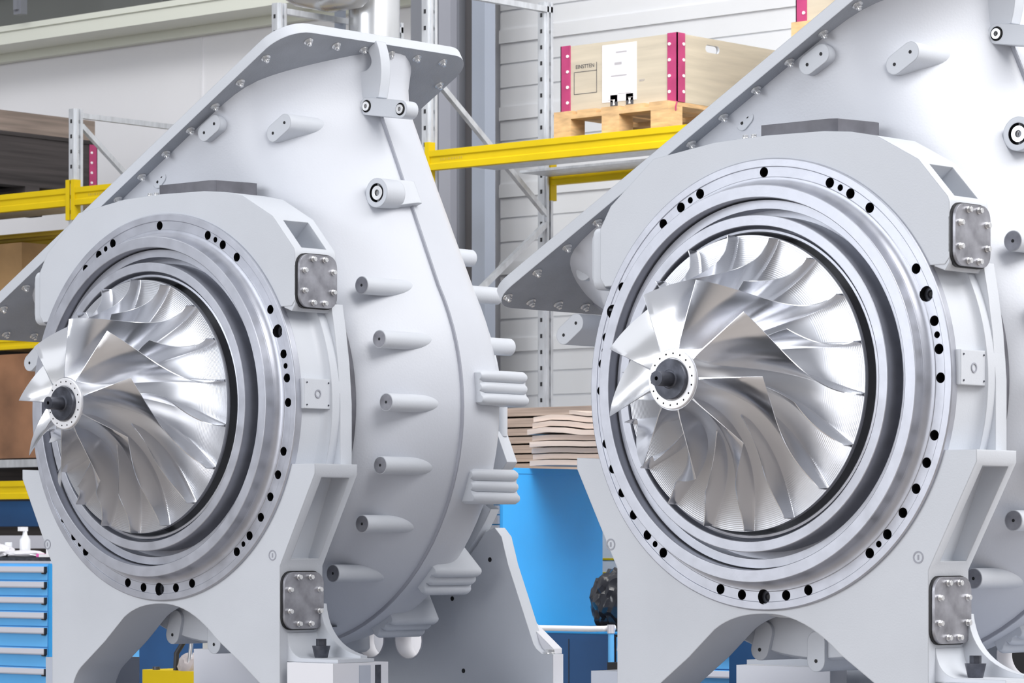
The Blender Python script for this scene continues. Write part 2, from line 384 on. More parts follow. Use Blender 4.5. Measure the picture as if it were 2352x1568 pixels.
    def blade(s0, off):
        N, K = 40, 8; th0, th1 = .0085, .0032
        side = []
        for sg in (1, -1):
            rows = []
            for i in range(N + 1):
                s = s0 + (1 - s0) * i / N; a = R(90) * s
                h = hub(a); q = shr(a); row = []
                for j in range(K + 1):
                    e = j / K; r = h[0] + (q[0] - h[0]) * e; y = h[1] + (q[1] - h[1]) * e
                    if j == 0: r -= .001; y += .003
                    th = (th0 * (1 - e) ** 1.5 + th1) / 2
                    if j == 0: th += .004
                    th *= min(1, .35 + 6 * i / N) * (1 if i < N else .8)
                    f = phi(s, e) - phi(s0, e) * 0 + off + sg * th / r
                    # slight lean
                    row.append((r * math.cos(f), y, r * math.sin(f)))
                rows.append(row)
            side.append(rows)
        g = G(); m = K + 1; vs = [p for rows in side for row in rows for p in row]; T = (N + 1) * m; fs = []
        for sg in (0, 1):
            for i in range(N):
                for j in range(K):
                    q = [sg * T + i * m + j, sg * T + (i + 1) * m + j, sg * T + (i + 1) * m + j + 1, sg * T + i * m + j + 1]
                    fs.append(tuple(q if sg == 0 else q[::-1]))
        for i in range(N):
            for j in (0, K): fs.append((i * m + j, (i + 1) * m + j, T + (i + 1) * m + j, T + i * m + j))
        for j in range(K):
            for i in (0, N): fs.append((i * m + j, i * m + j + 1, T + i * m + j + 1, T + i * m + j))
        g.add(vs, fs); return g
    bm_ = blade(0, 0).obj('main_blade', 'impeller', imp, smooth=40)
    bs_ = blade(.36, 0).obj('splitter_blade', 'impeller', imp, smooth=40)
    for k in range(9):
        for src, off in ((bm_, 0), (bs_, -20)):
            o = src if k == 0 else src.copy()
            if k: COL.objects.link(o)
            o.parent = imp; o.rotation_euler = (0, -R(40 * k + off), 0)
    root['impeller_index'] = 1
    # ---------------- volute: outline in flange axes, then front and back skins
    def outline():
        P = []      # (point, spine)
        for i in range(15):
            d = .967 - (.967) * i / 14
            t = d / .967; n = -.925 + .045 * t ** 1.5
            P.append(((n, d), (.04 * t, d)))
        for i in range(1, 48):
            a = R(180 + 180 * i / 48); P.append(((.93 * math.cos(a) , .93 * math.sin(a)), (0, 0)))
        for i in range(15):
            d = .967 * i / 14; t = d / .967; n = .93 + .10 * t
            P.append(((n, d), (.04 * t, d)))
        return P
    OL = outline()
    def skin(prof, flare_sign):
        loops = []
        for (p, c) in OL:
            L = math.hypot(p[0] - c[0], p[1] - c[1]); row = []
            fl = max(0, (p[1] - .74) / .227) if p[1] > .74 else 0; fl = fl ** 2.4
            for e, y in prof:
                sc_ = 1 + .50 * max(0, min(1, p[1] / .85))
                ee = e * (sc_ if e > .013 else 1) if e < .55 else e / .60 * L if e >= .6 else e
                ee = min(ee, L)
                k = 1 - ee / L
                q = (c[0] + (p[0] - c[0]) * k, c[1] + (p[1] - c[1]) * k)
                # fillet into the flange
                w = fl * .080
                dn = (p[0] - c[0]) / L
                q = (q[0] + dn * w * (1 if e < .4 else .0), q[1])
                yy = y - flare_sign * w * .35 * (0 if e < .02 else min(1, e / .2))
                row.append(nd(q[0], q[1], yy))
            loops.append(row)
        return loops
    def ell(e0, a, y0, b, n, k=2.3):
        out = []
        for i in range(n + 1):
            t = R(90) * i / n
            out.append((e0 + a * (1 - math.cos(t) ** (2 / k)), y0 - b * math.sin(t) ** (2 / k)))
        return out
    front = [(.012, .70), (.012, .69), (.020, .660), (.034, .618), (.050, .575), (.068, .530), (.088, .482), (.110, .435), (.134, .388), (.158, .348), (.184, .316), (.214, .293), (.25, .278), (.30, .270), (.40, .266), (.60, .266)]
    g = G(); g.sweep(skin(front, 1), closed=False, cap=False); g.obj('volute_front_half', 'cast_smooth', root, OFF, smooth=60)
    back = [(.010, .699), (.0, .700), (.0, .80)] + [(e, 2 * .80 - y) for e, y in ell(.0, .40, .80, .30, 16, 2.1)[1:]] + [(.5, 1.10), (.60, 1.10)]
    g = G(); g.sweep(skin(back, -1), closed=False, cap=False); g.obj('volute_rear_half', 'cast_smooth', root, OFF, smooth=60)
    g = G(); g.sweep(skin([(.014, .702), (.001, .7015), (.001, .694), (.014, .692)], 0), closed=False, cap=False); g.obj('parting_seam', 'seam', root, OFF)
    # ---------------- outlet flange
    fl_pts = [(n, y) for n, y in rrect(-1.015, 1.145, .175, 1.235, .13, 8)]
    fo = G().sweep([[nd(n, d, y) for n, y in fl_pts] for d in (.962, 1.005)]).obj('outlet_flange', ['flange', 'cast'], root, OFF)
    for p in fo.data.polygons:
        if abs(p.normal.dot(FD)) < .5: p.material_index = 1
    c = G(); c.cur = 1; c.sweep([[nd(n, d, y) for n, y in rrect(-.80, .95, .36, 1.05, .12, 8)] for d in (.90, 1.05)]); cut(fo, c)
    bn = [(-.945 + .1595 * i, .214) for i in range(13)] + [(1.098, .33 + .150 * i) for i in range(6)] + [(-.955 + .1595 * i, 1.19) for i in range(13)] + [(-.965, .36), (-.965, .51), (-.965, .66), (-.965, .81), (-.965, .96)]
    proto = None
    for n, y in bn:
        if proto is None:
            g = G(); g.cyl((0, 0, 0), tuple(-FD * .004), .0185, n=20); g.cyl(tuple(-FD * .004), tuple(-FD * .014), .0125, n=6); g.cyl(tuple(-FD * .012), tuple(-FD * .022), .007, n=12)
            proto = g.obj('flange_bolt', 'bolt', fo); o = proto
        else: o = proto.copy(); COL.objects.link(o)
        o.location = nd(n, .962, y)
    # lifting eye: curved horn between the flange and the wall at the parting line
    eye = [(1.095, .965)] + bez((1.095, .965), (1.115, .895), (1.062, .895), 8)[1:] + bez((1.062, .895), (1.03, .90), (1.02, .925), 5)[1:] + [(.93, .93), (.95, .80), (1.02, .78), (1.055, .772)]
    eye += bez((1.055, .772), (1.15, .86), (1.155, .965), 10)[1:]
    g = G(); g.prism([nd2(n, d) for n, d in eye], .650, .702)
    g.obj('lifting_eye', 'cast', root, OFF)
    # T lug with two socket screws, and the big round lug
    def socket(parent, x, y, z, r):
        b = G().lathe([(r * .45, 0), (r * .45, -.010), (r, -.010), (r * 1.0, .004), (r * .3, .004)], 24).obj('socket_screw', 'bolt', parent, (x, y, z))
        return b
    g = G(); g.prism(obround(.478, 1.164, .660, 1.137, .034), .636, .70); lug = g.obj('joint_lug', 'cast', root, OFF)
    for x, z in ((.480, 1.1635), (.658, 1.1375)):
        c = G(); c.cyl((x, .55, z), (x, .648, z), .024, n=24); cut(lug, c); socket(lug, x, .640, z, .018)
    g = G(); g.sweep([[(.625, .545, .870), (.652, .698, .870), (.652, .72, .870), (.625, .72, .870)], [(.625, .545, .758), (.694, .698, .783), (.694, .72, .783), (.625, .72, .758)]]).obj('joint_arm', 'cast', root, OFF)
    g = G(); g.prism(obround(.625, .814, .6255, .814, .056, 16), .54, .64); lug = g.obj('joint_boss', 'cast', root, OFF)
    c = G(); c.cyl((.625, .40, .814), (.625, .565, .814), .036, n=29); cut(lug, c); socket(lug, .625, .552, .814, .027)
    # round pegs on the front wall and on the rear wall
    for a in (31.5, 16.5, .5, -15.3, -31.2, -47.3):
        x, z = .856 * math.cos(R(a)), .856 * math.sin(R(a))
        p = G().cyl((x, .35, z), (x, .62, z), .0335, n=32).obj('peg', 'cast', root, OFF)
        G().lathe([(0, -.0006), (.031, -.0006)], 24, closed=False).obj('peg_face', 'steel_plate', p, (x, .35, z))
        G().lathe([(0, -.0012), (.0055, -.0012)], 12, closed=False).obj('peg_hole', 'bore', p, (x, .35, z))
    for a, ye in ((58, 1.10), (44.5, 1.09), (31.5, 1.11), (16.5, 1.08), (-47, 1.08)):
        x, z = .856 * math.cos(R(a)), .856 * math.sin(R(a))
        G().cyl((x, ye, z), (x, .85, z), .0335, n=32).obj('rear_peg', 'cast', root, OFF)
    g = G(); g.lathe([(.76, .30), (.895, .30), (.905, .32), (.905, .62), (.76, .62)], 30, a0=R(228), a1=R(292)); g.obj('bottom_web', 'cast', root, OFF)
    for x, z in ((-.232, -.873), (.002, -.906)):
        p = G().prism(obround(x, z, x * .93, z * .93, .036), .285, .62).obj('lower_peg', 'cast', root, OFF)
        G().lathe([(0, -.0008), (.0065, -.0008)], 14, closed=False).obj('tapped_hole', 'bore', p, (x, .285, z))
    # levelling cone on the right foot
    cn = G().cyl((.735, .13, -.950), (.735, .13, -.893), .021, .034, n=32).obj('levelling_cone', 'dark_steel', root, OFF)
    G().cyl((.735, .13, -.894), (.735, .13, -.868), .019, n=6).obj('cone_nut', 'dark_steel', cn)
    # double bosses with two tapped holes
    for (x0, z0, x1, z1, y, ye) in ((.010, 1.062, .066, 1.092, .225, .40), (.300, 1.045, .362, 1.080, .31, .62), (-.280, .895, -.258, .915, .25, .40), (-1.062, .445, -1.02, .47, .35, .60), (-1.145, .222, -1.088, .262, .34, .60)):
        b = G().prism(obround(x0, z0, x1, z1, .034 if x0 != -.280 else .026), y, ye).obj('twin_boss', 'cast', root, OFF)
        for x, z in ((x0, z0), (x1, z1)):
            G().lathe([(0, -.0008), (.0060, -.0008)], 14, closed=False).obj('tapped_hole', 'bore', b, (x, y, z))
    # clamp lugs along the joint: three parallel ridges that run back from the seam
    for a, rr in ((4.5, .945), (-18.5, .945), (-44, .94), (-62, .94), (-86, .93), (-104, .93), (-128, .93), (-150, .93)):
        ca, sa = math.cos(R(a)), math.sin(R(a)); g = G()
        t = R(90) if a > -30 else R(a + 90)              # direction in which the ridges are stacked
        ux, uz = math.cos(t), math.sin(t); wx, wz = uz, -ux
        if wx * ca + wz * sa < 0: wx, wz = -wx, -wz
        L = []
        for y, gr in ((.765, -.010), (.785, 0), (1.01, 0), (1.028, -.008)):
            row = [(-.066 - gr, -.13), (.066 + gr, -.13)]
            for k in (1, 0, -1):
                for q in range(7):
                    th = R(75 - 25 * q); row.append((k * .044 + (.023 + gr) * math.sin(th), (.012 if k == -1 else .004) + (.022 + gr) * math.cos(th)))
            L.append([(rr * ca + ux * p + wx * q, y, rr * sa + uz * p + wz * q) for p, q in row])
        g.sweep(L)
        g.obj('clamp_lug', 'cast', root, OFF)
    # rear wall ribs and housing
    g = G(); g.lathe([(.3, 1.08), (.74, 1.08), (.74, 1.13), (.72, 1.15), (.3, 1.15)], 96); g.obj('rear_cover', 'cast', root, OFF)
    g = G(); g.cyl((.735, 1.13, .12), (.735, 1.13, -.10), .024, n=20); g.obj('rear_rib', 'cast', root, OFF)
    g = G(); g.prism([(.70, -.08), (.745, -.08), (.80, -.20), (.78, -.225), (.62, -.29), (.66, -.12)], 1.09, 1.15); g.obj('rear_gusset', 'cast', root, OFF)
    g = G(); g.lathe([(.70, 1.15), (.765, 1.15), (.765, 1.20), (.70, 1.20)], 96, a0=R(-150), a1=R(-30)); g.obj('rear_ring', 'cast', root, OFF)
    # ---------------- rear support plate with two bright tube openings
    o1 = [(.62, -.47), (.665, -.455), (.70, -.49), (.735, -.60), (.865, -.905), (.88, -.925), (.91, -.945), (.965, -.945), (.965, -1.12)]
    o2 = [(-x, z) for x, z in o1][::-1]
    g = G(); g.prism(o1 + [(.4, -1.12), (-.4, -1.12)] + o2 + arc(0, 0, .775, 217, 323, 40), 1.17, 1.23)
    rs = g.obj('rear_support', 'cast', root, OFF)
    c = G(); c.cur = 1
    for x in (.205, -.005): c.cyl((x, 1.0, -.905), (x, 1.5, -.905), .073, n=36)
    cut(rs, c)
    for x in (.205, -.005):
        G().lathe([(.072, 1.165), (.076, 1.165), (.076, 1.26), (.072, 1.26)], 40).obj('opening_rim', 'white_paint', rs, (x, 0, -.905))
    for x, z in ((.64, -.58), (.545, -.66), (.44, -.735), (.335, -.79), (.10, -.83), (.50, -1.02)):
        G().lathe([(0, 1.169), (.0095, 1.169)], 12, closed=False).obj('plate_hole', 'bore', rs, (x, 0, z))
    G().box(.9651, .9675, 1.17, 1.23, -1.12, -.946).obj('lit_support_edge', 'white_paint', rs)  # white skin paints the light falling on the plate's right edge
    G().prism([(.70, -.93), (.72, -.765), (.935, -.925), (.935, -.945)], 1.21, 1.26).obj('support_gusset', 'white_paint', root, OFF)
    hexhead((.925, 1.20, -.945), (0, 0, 1), .018, .018).obj('bolt', 'bolt', root, OFF)
    return root

machine = build_machine()
def part(root, name): return [c for c in kids(root) if c.name.split('.')[0] == name]
def place(root, x, y, label, turn):
    root.location = (x, y, 0); tag(root, label, 'compressor', 'compressor casings with exposed impellers')
    if 'impeller_index' in root: del root['impeller_index']
    part(root, 'impeller')[0].rotation_euler = (0, -R(turn), 0)
m2 = copy_tree(machine)
place(machine, -6.779, 8.926, 'nearer grey compressor casing with open impeller, cut off by the right picture edge', 0)
place(m2, -9.640, 8.909, 'farther grey compressor casing with open impeller, its whole volute and lifting eye in view', 16)


# ================================================================== UNDER THE MACHINES
for k, (mx, which) in enumerate(((-6.779, 'nearer'), (-9.640, 'farther'))):
    my = 8.92
    g = G().box(mx - 1.14, mx + 1.14, my, my + 1.32, 0, .645)
    tag(g.obj('plinth', 'bluegrey'), 'grey steel plinth under the %s compressor casing' % which, 'plinth', 'plinths')
    o = empty('support_block', (mx + .79, my + .15, .645))
    tag(o, 'pale block with grooved side under the right foot of the %s casing' % which, 'support block', 'support blocks under the feet')
    G().box(-.118, .118, -.145, .145, 0, .1695).obj('block_body', 'white_paint', o)
    for y0, y1, m in ((.0, .060, 'bluegrey'), (.085, .115, 'dark_steel')):
        G().box(.112, .1195, y0 - .01, y1 - .01, 0, .160).obj('side_groove', m, o)
    o = empty('support_block', (mx - .76, my + .33, .645))
    tag(o, 'grey block beside the left leg of the %s casing' % which, 'support block', 'support blocks under the feet')
    G().box(-.135, .135, -.13, .13, 0, .150 if k else .165).obj('block_body', 'bluegrey', o)
    G().box(mx - .87, mx - .45, my + 1.0, my + 1.12, .645, .812)
    tag(G().box(-.21, .21, -.05, .05, 0, .165).obj('spacer_block', 'white_paint', None, (mx - .66, my + 1.04, .645)), 'pale spacer block seen through the arch of the %s casing' % which, 'spacer block', 'spacer blocks')

# ================================================================== THE HALL
def struct(o): o['kind'] = 'structure'; return o
struct(G().box(-34, 8, -12, 17.2, -.2, 0).obj('floor', 'floor', smooth=0))
g = G().box(-34, 8, 16.7, 17.2, 0, 5.0)
for x in (-28.5, -24.9, -21.3, -17.63): g.box(x, x + .012, 16.69, 16.71, 2.6, 5.0)
struct(g.obj('wall_back', 'wall', smooth=0))
# ribbed grey cladding to the right of the column
g = G(); L = []
z = .0; prof = [(16.62, 0.0)]
z0 = 4.531 - .4975 * 9 - .055
while z0 < 7:
    for a, b in ((0, 0), (.0, -.016), (.085, -.016), (.085, 0), (.200, 0), (.2005, .012), (.214, .012), (.2145, 0), (.355, 0), (.3555, .012), (.369, .012), (.3695, 0)):
        if z0 + a > .0: prof.append((16.62 + b, z0 + a))
    z0 += .4975
prof.append((16.62, 7.5))
g.sweep([[(x, y, z) for y, z in prof] for x in (-14.75, 8)], closed=False, cap=False)
struct(g.obj('trim_1', 'wall_grey', smooth=0, fix=False))
# ledge, dark clerestory panel and its frame above the cream wall
g = G().box(-34, -14.9, 16.30, 17.2, 4.875, 5.005); g.box(-34, -14.9, 16.285, 16.30, 4.965, 5.005)
struct(g.obj('trim_2', 'cream', smooth=0))
g = G().box(-34, -14.9, 16.62, 16.69, 4.815, 4.875)
struct(g.obj('trim_3', 'cream', smooth=0))
g = G().box(-34, 8, 17.0, 17.2, 5.0, 9)
for x in (-27, -24, -21, -18.32): g.box(x, x + .03, 16.94, 17.0, 5.0, 9)
g.box(-34, -14.9, 16.94, 17.0, 5.40, 5.43)
struct(g.obj('wall_upper', 'wall_dark', smooth=0))
g = G().box(-.04, .04, -.03, .03, 0, 1.3); g.box(-.02, .02, -.05, -.03, .03, 1.3)
tag(g.obj('hanging_bracket', 'column', None, (-18.99, 16.2, 5.05)), 'dark steel bracket hanging in front of the ledge at top left', 'bracket')
# steel column with flanges
o = empty('steel_column', (-14.75, 16.3, 0)); tag(o, 'dark grey steel building column between the cream wall and the ribbed cladding', 'column')
G().box(-.40, .02, -.10, .0, 0, 8).obj('column_flange', 'column', o)
G().box(-.10, .0, -.16, -.10, 0, 8).obj('column_rib', 'seam', o)
G().box(.02, .13, -.04, .06, 0, 8).obj('column_web', 'column_dark', o)
G().box(.13, .24, -.10, .0, 0, 8).obj('column_edge', 'column_light', o)
# duct
o = empty('ventilation_duct', (-14.09, 14.75, 3.4)); tag(o, 'round galvanised duct rising behind the flange of the farther casing', 'duct')
G().cyl((0, 0, 0), (0, 0, 2.6), .152, n=48).obj('duct_tube', 'pipe', o)
G().tube([(-.65, -.2, 1.26), (-.40, -.22, 1.13), (-.12, -.24, 1.065), (.08, -.24, 1.07), (.16, -.24, 1.12)], .085, 20).obj('branch_elbow', 'pipe', o)
G().box(-.31, -.235, -.02, .0, -.2, 2.6).obj('mounting_rail', 'column_light', o)

# ------------------------------------------------------------------ pallet racks
def post(h, o, x, y, holes=True):
    g = G(); w, d = .074, .052
    g.prism([(-w / 2, 0), (w / 2, 0), (w / 2, h), (-w / 2, h)], 0, d * .3); g.prism([(-w * .30, 0), (w * .30, 0), (w * .30, h), (-w * .30, h)], -.012, d)
    g.prism([(-w / 2, 0), (w / 2, 0), (w / 2, h), (-w / 2, h)], d * .62, d)
    g.cur = 1
    z = .12
    while z < h:
        if holes and z > 1.8: g.box(-.008, .008, -.0135, -.012, z - .012, z + .012); g.box(w * .30, w * .30 + .001, .012, .030, z - .01, z + .01)
        z += .0937
    return g.obj('upright_post', ['galv', 'black'], o, (x, y, 0), smooth=0)
def bar(o, name, p, q, w, m):
    a, b = Vector(p), Vector(q); d = (b - a).normalized(); u = Vector((1, 0, 0)) if abs(d.x) < .5 else Vector((0, 1, 0)); v = d.cross(u).normalized()
    L = [[tuple(c + u * (w * sx) + v * (w * sy)) for sx, sy in ((-.5, -.5), (.5, -.5), (.5, .5), (-.5, .5))] for c in (a, b)]
    return G().sweep(L).obj(name, m, o, smooth=0)
def beam(o, x0, x1, y, z0, z1, m='yellow', mark=None):
    g = G(); h = z1 - z0
    pr = [(y - .020, z0), (y + .025, z0), (y + .025, z1), (y - .020, z1), (y - .020, z1 - h * .30), (y - .012, z1 - h * .36), (y - .012, z0 + h * .36), (y - .020, z0 + h * .30)]
    g.sweep([[(x, a, b) for a, b in pr] for x in (x0, x1)])
    bm = g.obj('load_beam', m, o, smooth=0)
    if mark:
        t = G(); random.seed(4); x = mark
        for k in range(9):
            w = random.choice((.008, .012, .016)); t.box(x, x + w, y - .0135, y - .012, z0 + h * .46, z0 + h * .58); x += w + .009
        t.obj('load_label', 'ochre', bm, smooth=0)
    for x in (x0, x1):
        s_ = 1 if x == x0 else -1
        G().box(*sorted((x, x - s_ * .032)), y - .024, y + .03, z0 - .09, z1 + .05).obj('beam_end', m, o, smooth=0)
    return bm
FY = 14.2; RY = 15.25
ZB = (3.345, 3.455)
o = empty('pallet_rack', (0, 0, 0)); tag(o, 'low pallet rack with yellow beams at the left picture edge', 'pallet rack', 'pallet racks')
rackL = o
for x, h in ((-16.15, 3.945), (-19.1, 3.945)):
    post(h, o, x, FY); post(h, o, x, RY - .05)
    bar(o, 'brace', (x + .02, FY + .05, h - .04), (x + .02, RY, h - .04), .032, 'galv')
    bar(o, 'brace', (x + .02, FY + .05, h - .10), (x + .02, RY, h - .84), .030, 'galv')
    bar(o, 'brace', (x + .02, RY, h - .90), (x + .02, FY + .05, h - 1.7), .030, 'galv')
beam(o, -19.06, -16.19, FY, *ZB); beam(o, -16.11, -14.42, FY, *ZB, mark=-15.99)
beam(o, -19.06, -16.19, RY, 3.20, 3.33, 'ochre'); beam(o, -16.11, -14.42, RY, 3.335, 3.44)
beam(o, -19.06, -16.19, RY - .4, 3.26, 3.29, 'ochre')
G().box(-19.06, -16.19, FY + .03, RY - .42, 3.392, 3.407).obj('deck_sheet', 'galv', o)
beam(o, -19.06, -16.19, FY, 2.475, 2.545); beam(o, -19.06, -16.19, FY, 1.53, 1.645); bar(o, 'shelf_bar', (-19.06, FY + .3, 1.765), (-16.19, FY + .3, 1.765), .05, 'galv')
beam(o, -16.11, -14.42, FY, 1.53, 1.645)
o = empty('pallet_rack', (0, 0, 0)); tag(o, 'tall pallet rack with yellow beams between the two compressor casings', 'pallet rack', 'pallet racks')
for x in (-14.36, -13.16, -10.25):
    h = 4.415; post(h if x != -13.16 else 5.2, o, x, FY); post(h, o, x, RY - .05)
    bar(o, 'brace', (x + .02, FY + .05, h - .045), (x + .02, RY, h - .045), .034, 'galv')
    bar(o, 'brace', (x + .02, FY + .05, 3.87), (x + .02, RY - .04, 3.17), .030, 'galv')
    bar(o, 'brace', (x + .02, RY - .04, 3.12), (x + .02, FY + .15, 2.50), .030, 'galv')
    bar(o, 'brace', (x + .02, FY + .05, 2.40), (x + .02, RY - .04, 1.70), .030, 'galv')
beam(o, -13.12, -10.29, FY, *ZB, mark=-13.04); beam(o, -13.12, -10.29, RY, 3.345, 3.443)
beam(o, -13.12, -10.29, FY, 1.42, 1.53)
G().box(-13.12, -10.3, FY + .03, FY + .55, 3.392, 3.407).obj('deck_sheet', 'galv', o)
G().box(-13.12, -10.3, RY - .30, RY - .03, 3.392, 3.407).obj('deck_sheet', 'galv', o)

# ------------------------------------------------------------------ crate on a pallet
def pallet(name, loc, w, d, label, m='wood'):
    o = empty(name, loc); tag(o, label, 'pallet')
    for i, y in enumerate((0, (d - .12) / 2, d - .12)):
        for x in (0, (w - .12) / 2, w - .12): G().box(x, x + .12, y, y + .12, .0, .100).obj('block', m, o, smooth=0)
        G().box(0, w, y, y + .12, .100, .122).obj('stringer_board', m, o, smooth=0)
    n = 5
    for k in range(n):
        x = (w - .13) * k / (n - 1); G().box(x, x + .13, 0, d, .122, .144).obj('deck_board', m, o, smooth=0)
    return o
pallet('wooden_pallet', (-12.235, 14.225, 3.456), .80, 1.15, 'light wooden pallet on the yellow beams under the magenta cornered crate')
def crate(loc, w, d, h, label, corner='magenta', wall_='ply', detail=True, posts=True):
    o = empty('collar_crate', loc); tag(o, label, 'crate')
    th = .02
    f = G().box(0, w, 0, th, 0, h).obj('front_panel', wall_, o, smooth=0)
    G().box(0, w, d - th, d, 0, h).obj('rear_panel', wall_, o, smooth=0)
    G().box(0, th, th, d - th, 0, h).obj('side_panel', wall_, o, smooth=0)
    s_ = G().box(w - th, w, th, d - th, 0, h).obj('side_panel', wall_, o, smooth=0)
    if detail:
        c = G(); c.cur = 1; c.sweep([[(x, a, b) for a, b in obround(.265, h - .055, .345, h - .055, .021)] for x in (w - .1, w + .1)]); cut(s_, c, 0)
        s_['label'] = 'side panel with an oval hand hole'
    if posts:
        for cx, sx_ in ((0, 1), (w, -1)):
            for cy, sy_ in ((0, 1), (d, -1)):
                g = G(); t = .006
                x0, x1 = sorted((cx - sx_ * t, cx + sx_ * .062)); y0, y1 = sorted((cy - sy_ * t, cy + sy_ * .062))
                g.box(x0, x1, *sorted((cy, cy - sy_ * t)), -.0, h + .004); g.box(*sorted((cx, cx - sx_ * t)), y0, y1, -.0, h + .004)
                fl = .012
                g.sweep([[(x0, a, b), (x1, a, b), (x1, a2, b), (x0, a2, b)] for a, a2, b in ((cy, cy - sy_ * t, 0), (cy - sy_ * fl, cy - sy_ * (fl + t), -.028), (cy - sy_ * fl, cy - sy_ * (fl + t), -.050))])
                pc = g.obj('corner_post', corner, o, smooth=0)
                for k in range(4):
                    z = .055 + (h - .11) * k / 3
                    G().cyl((cx + sx_ * .046, cy - sy_ * t, z), (cx + sx_ * .046, cy - sy_ * (t + .005), z), .0085, n=14).obj('rivet', 'white_dot', pc)
                    G().cyl((cx - sx_ * t, cy + sy_ * .046, z), (cx - sx_ * (t + .005), cy + sy_ * .046, z), .0085, n=14).obj('rivet', 'white_dot', pc)
    return o, f
ck, front_ = crate((-12.240, 14.30, 3.601), .805, 1.20, .364, 'pale plywood crate with magenta corners on a pallet between the casings')
# stencil box, its heading, paper sheet and two handling symbols on the front
g = G(); y0, y1 = -.0012, 0.0005
def fr(x, w, z, h): g.box(x, x + w, y0, y1, z, z + h)
fr(.088, .16, .262, .003); fr(.088, .16, .142, .003); fr(.086, .003, .142, .12); fr(.246, .003, .142, .165)
x = .104
for ch in ('C', 'A', 'U', 'T', 'I', 'O', 'N'): x += .0165
g.obj('stencil_frame', 'ink', front_, smooth=0)
def text(body, size, loc, parent, m, name, rot=(R(90), 0, 0)):
    cu = D.curves.new(name, 'FONT'); cu.body = body; cu.size = size; cu.align_x = 'CENTER'; cu.extrude = .0004
    t = D.objects.new(name, cu); COL.objects.link(t); bpy.context.view_layer.update()
    me = D.meshes.new_from_object(t.evaluated_get(bpy.context.evaluated_depsgraph_get())); D.objects.remove(t); D.curves.remove(cu)
    me.materials.clear(); me.materials.append(M[m]); me.name = name
    o = D.objects.new(name, me); COL.objects.link(o); o.parent = parent; o.location = loc; o.rotation_euler = rot
    return o
text('EINSTTEN', .030, (.165, -.001, .282), front_, 'ink', 'stencil_heading')
ps = G().box(.288, .528, -.0025, 0, .080, .392).obj('paper_sheet', 'paper', front_, smooth=0); ps['label'] = 'white printed paper sheet'
for k, (x, z, w, h) in enumerate(((.385, .342, .075, .008), (.375, .278, .050, .014), (.350, .216, .110, .007), (.40, .120, .09, .003), (.47, .095, .03, .003), (.33, .09, .03, .003))):
    G().box(x, x + w, -.0032, -.0025, z, z + h).obj('printed_line', 'faint_ink', ps, smooth=0)
for x in (.345, .455):
    q = G().box(x, x + .050, -.0025, 0, .012, .075).obj('handling_symbol', 'ink', front_, smooth=0)
    g = G(); g.prism([(x + .018, .020), (x + .032, .020), (x + .028, .036), (x + .034, .050), (x + .016, .050), (x + .022, .036)], -.0035, -.0025); g.obj('glass_sign', 'white_dot', q, smooth=0)
text('BG57', .016, (.565, -.001, .175), front_, 'faint_ink', 'small_stencil')
for c_ in kids(front_):
    c_.location.z -= .046 if c_.name.startswith(('stencil', 'paper', 'small')) else .004
# second crate further right on the same rack, seen beside the nearer flange
pallet('wooden_pallet', (-10.62, 14.22, 3.785), .80, 1.0, 'wooden pallet at the top right behind the flange of the nearer casing')
crate((-10.64, 14.30, 3.93), .80, 1.15, .42, 'crate with a purple corner at the top edge of the picture', detail=False)
g = G().box(-10.72, -9.75, 14.2, 15.3, 3.455, 3.79); tag(g.obj('wooden_box', 'ply', smooth=0), 'pale wooden box under the pallet of the purple cornered crate', 'box')

# dark crate at the far left with a lid
c2, f2 = crate((-18.55, 14.33, 3.601), 1.27, 1.07, .31, 'dark weathered wooden crate on the low rack at the left picture edge', corner='magenta', wall_='dark_wood', detail=False)
G().box(-.01, 1.28, -.01, 1.08, .31, .335).obj('crate_rim', 'dark_wood', c2, smooth=0)
G().box(.0, 1.27, .0, 1.06, .335, .47).obj('crate_lid', 'lid_wood', c2, smooth=0)
pallet('wooden_pallet', (-18.4, 14.225, 3.456), 1.2, 1.1, 'dark pallet under the weathered crate at the left', 'dark_wood')
# goods on the lower levels of the left rack
def boxy(name, b, m, label, cat, group=None):
    x0, x1, y0_, y1_, z0, z1 = b; cx, cy = (x0 + x1) / 2, (y0_ + y1_) / 2
    g = G().box(x0 - cx, x1 - cx, y0_ - cy, y1_ - cy, 0, z1 - z0); return tag(g.obj(name, m, None, (cx, cy, z0), smooth=0), label, cat, group)
boxy('cardboard_box', (-18.05, -17.1, 14.6, 15.5, 2.56, 3.20), 'cardboard', 'large brown cardboard box on the shelf left of the farther flange', 'box')
boxy('grey_bin', (-18.9, -18.1, 14.5, 15.3, 2.56, 3.25), 'wall_dark', 'dark grey bin left of the brown cardboard box', 'bin')
boxy('rusty_sheet_box', (-17.45, -16.6, 14.5, 15.3, 1.80, 2.47), 'rust', 'rust brown box on the shelf behind the blades of the farther impeller', 'box')
boxy('grey_bin', (-18.5, -17.5, 14.4, 15.3, 1.80, 2.20), 'cream', 'pale grey bin left of the rust brown box', 'bin')
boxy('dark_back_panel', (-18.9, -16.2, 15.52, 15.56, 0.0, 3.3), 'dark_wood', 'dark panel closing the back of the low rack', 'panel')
boxy('blue_bin', (-17.4, -16.3, 14.35, 15.2, 1.36, 1.52), 'navy', 'dark blue bin under the lowest yellow beam', 'bin')
boxy('grey_shelf', (-17.6, -14.5, 14.0, 14.2, 1.22, 1.30), 'alu', 'light metal shelf edge behind the workbench', 'shelf')

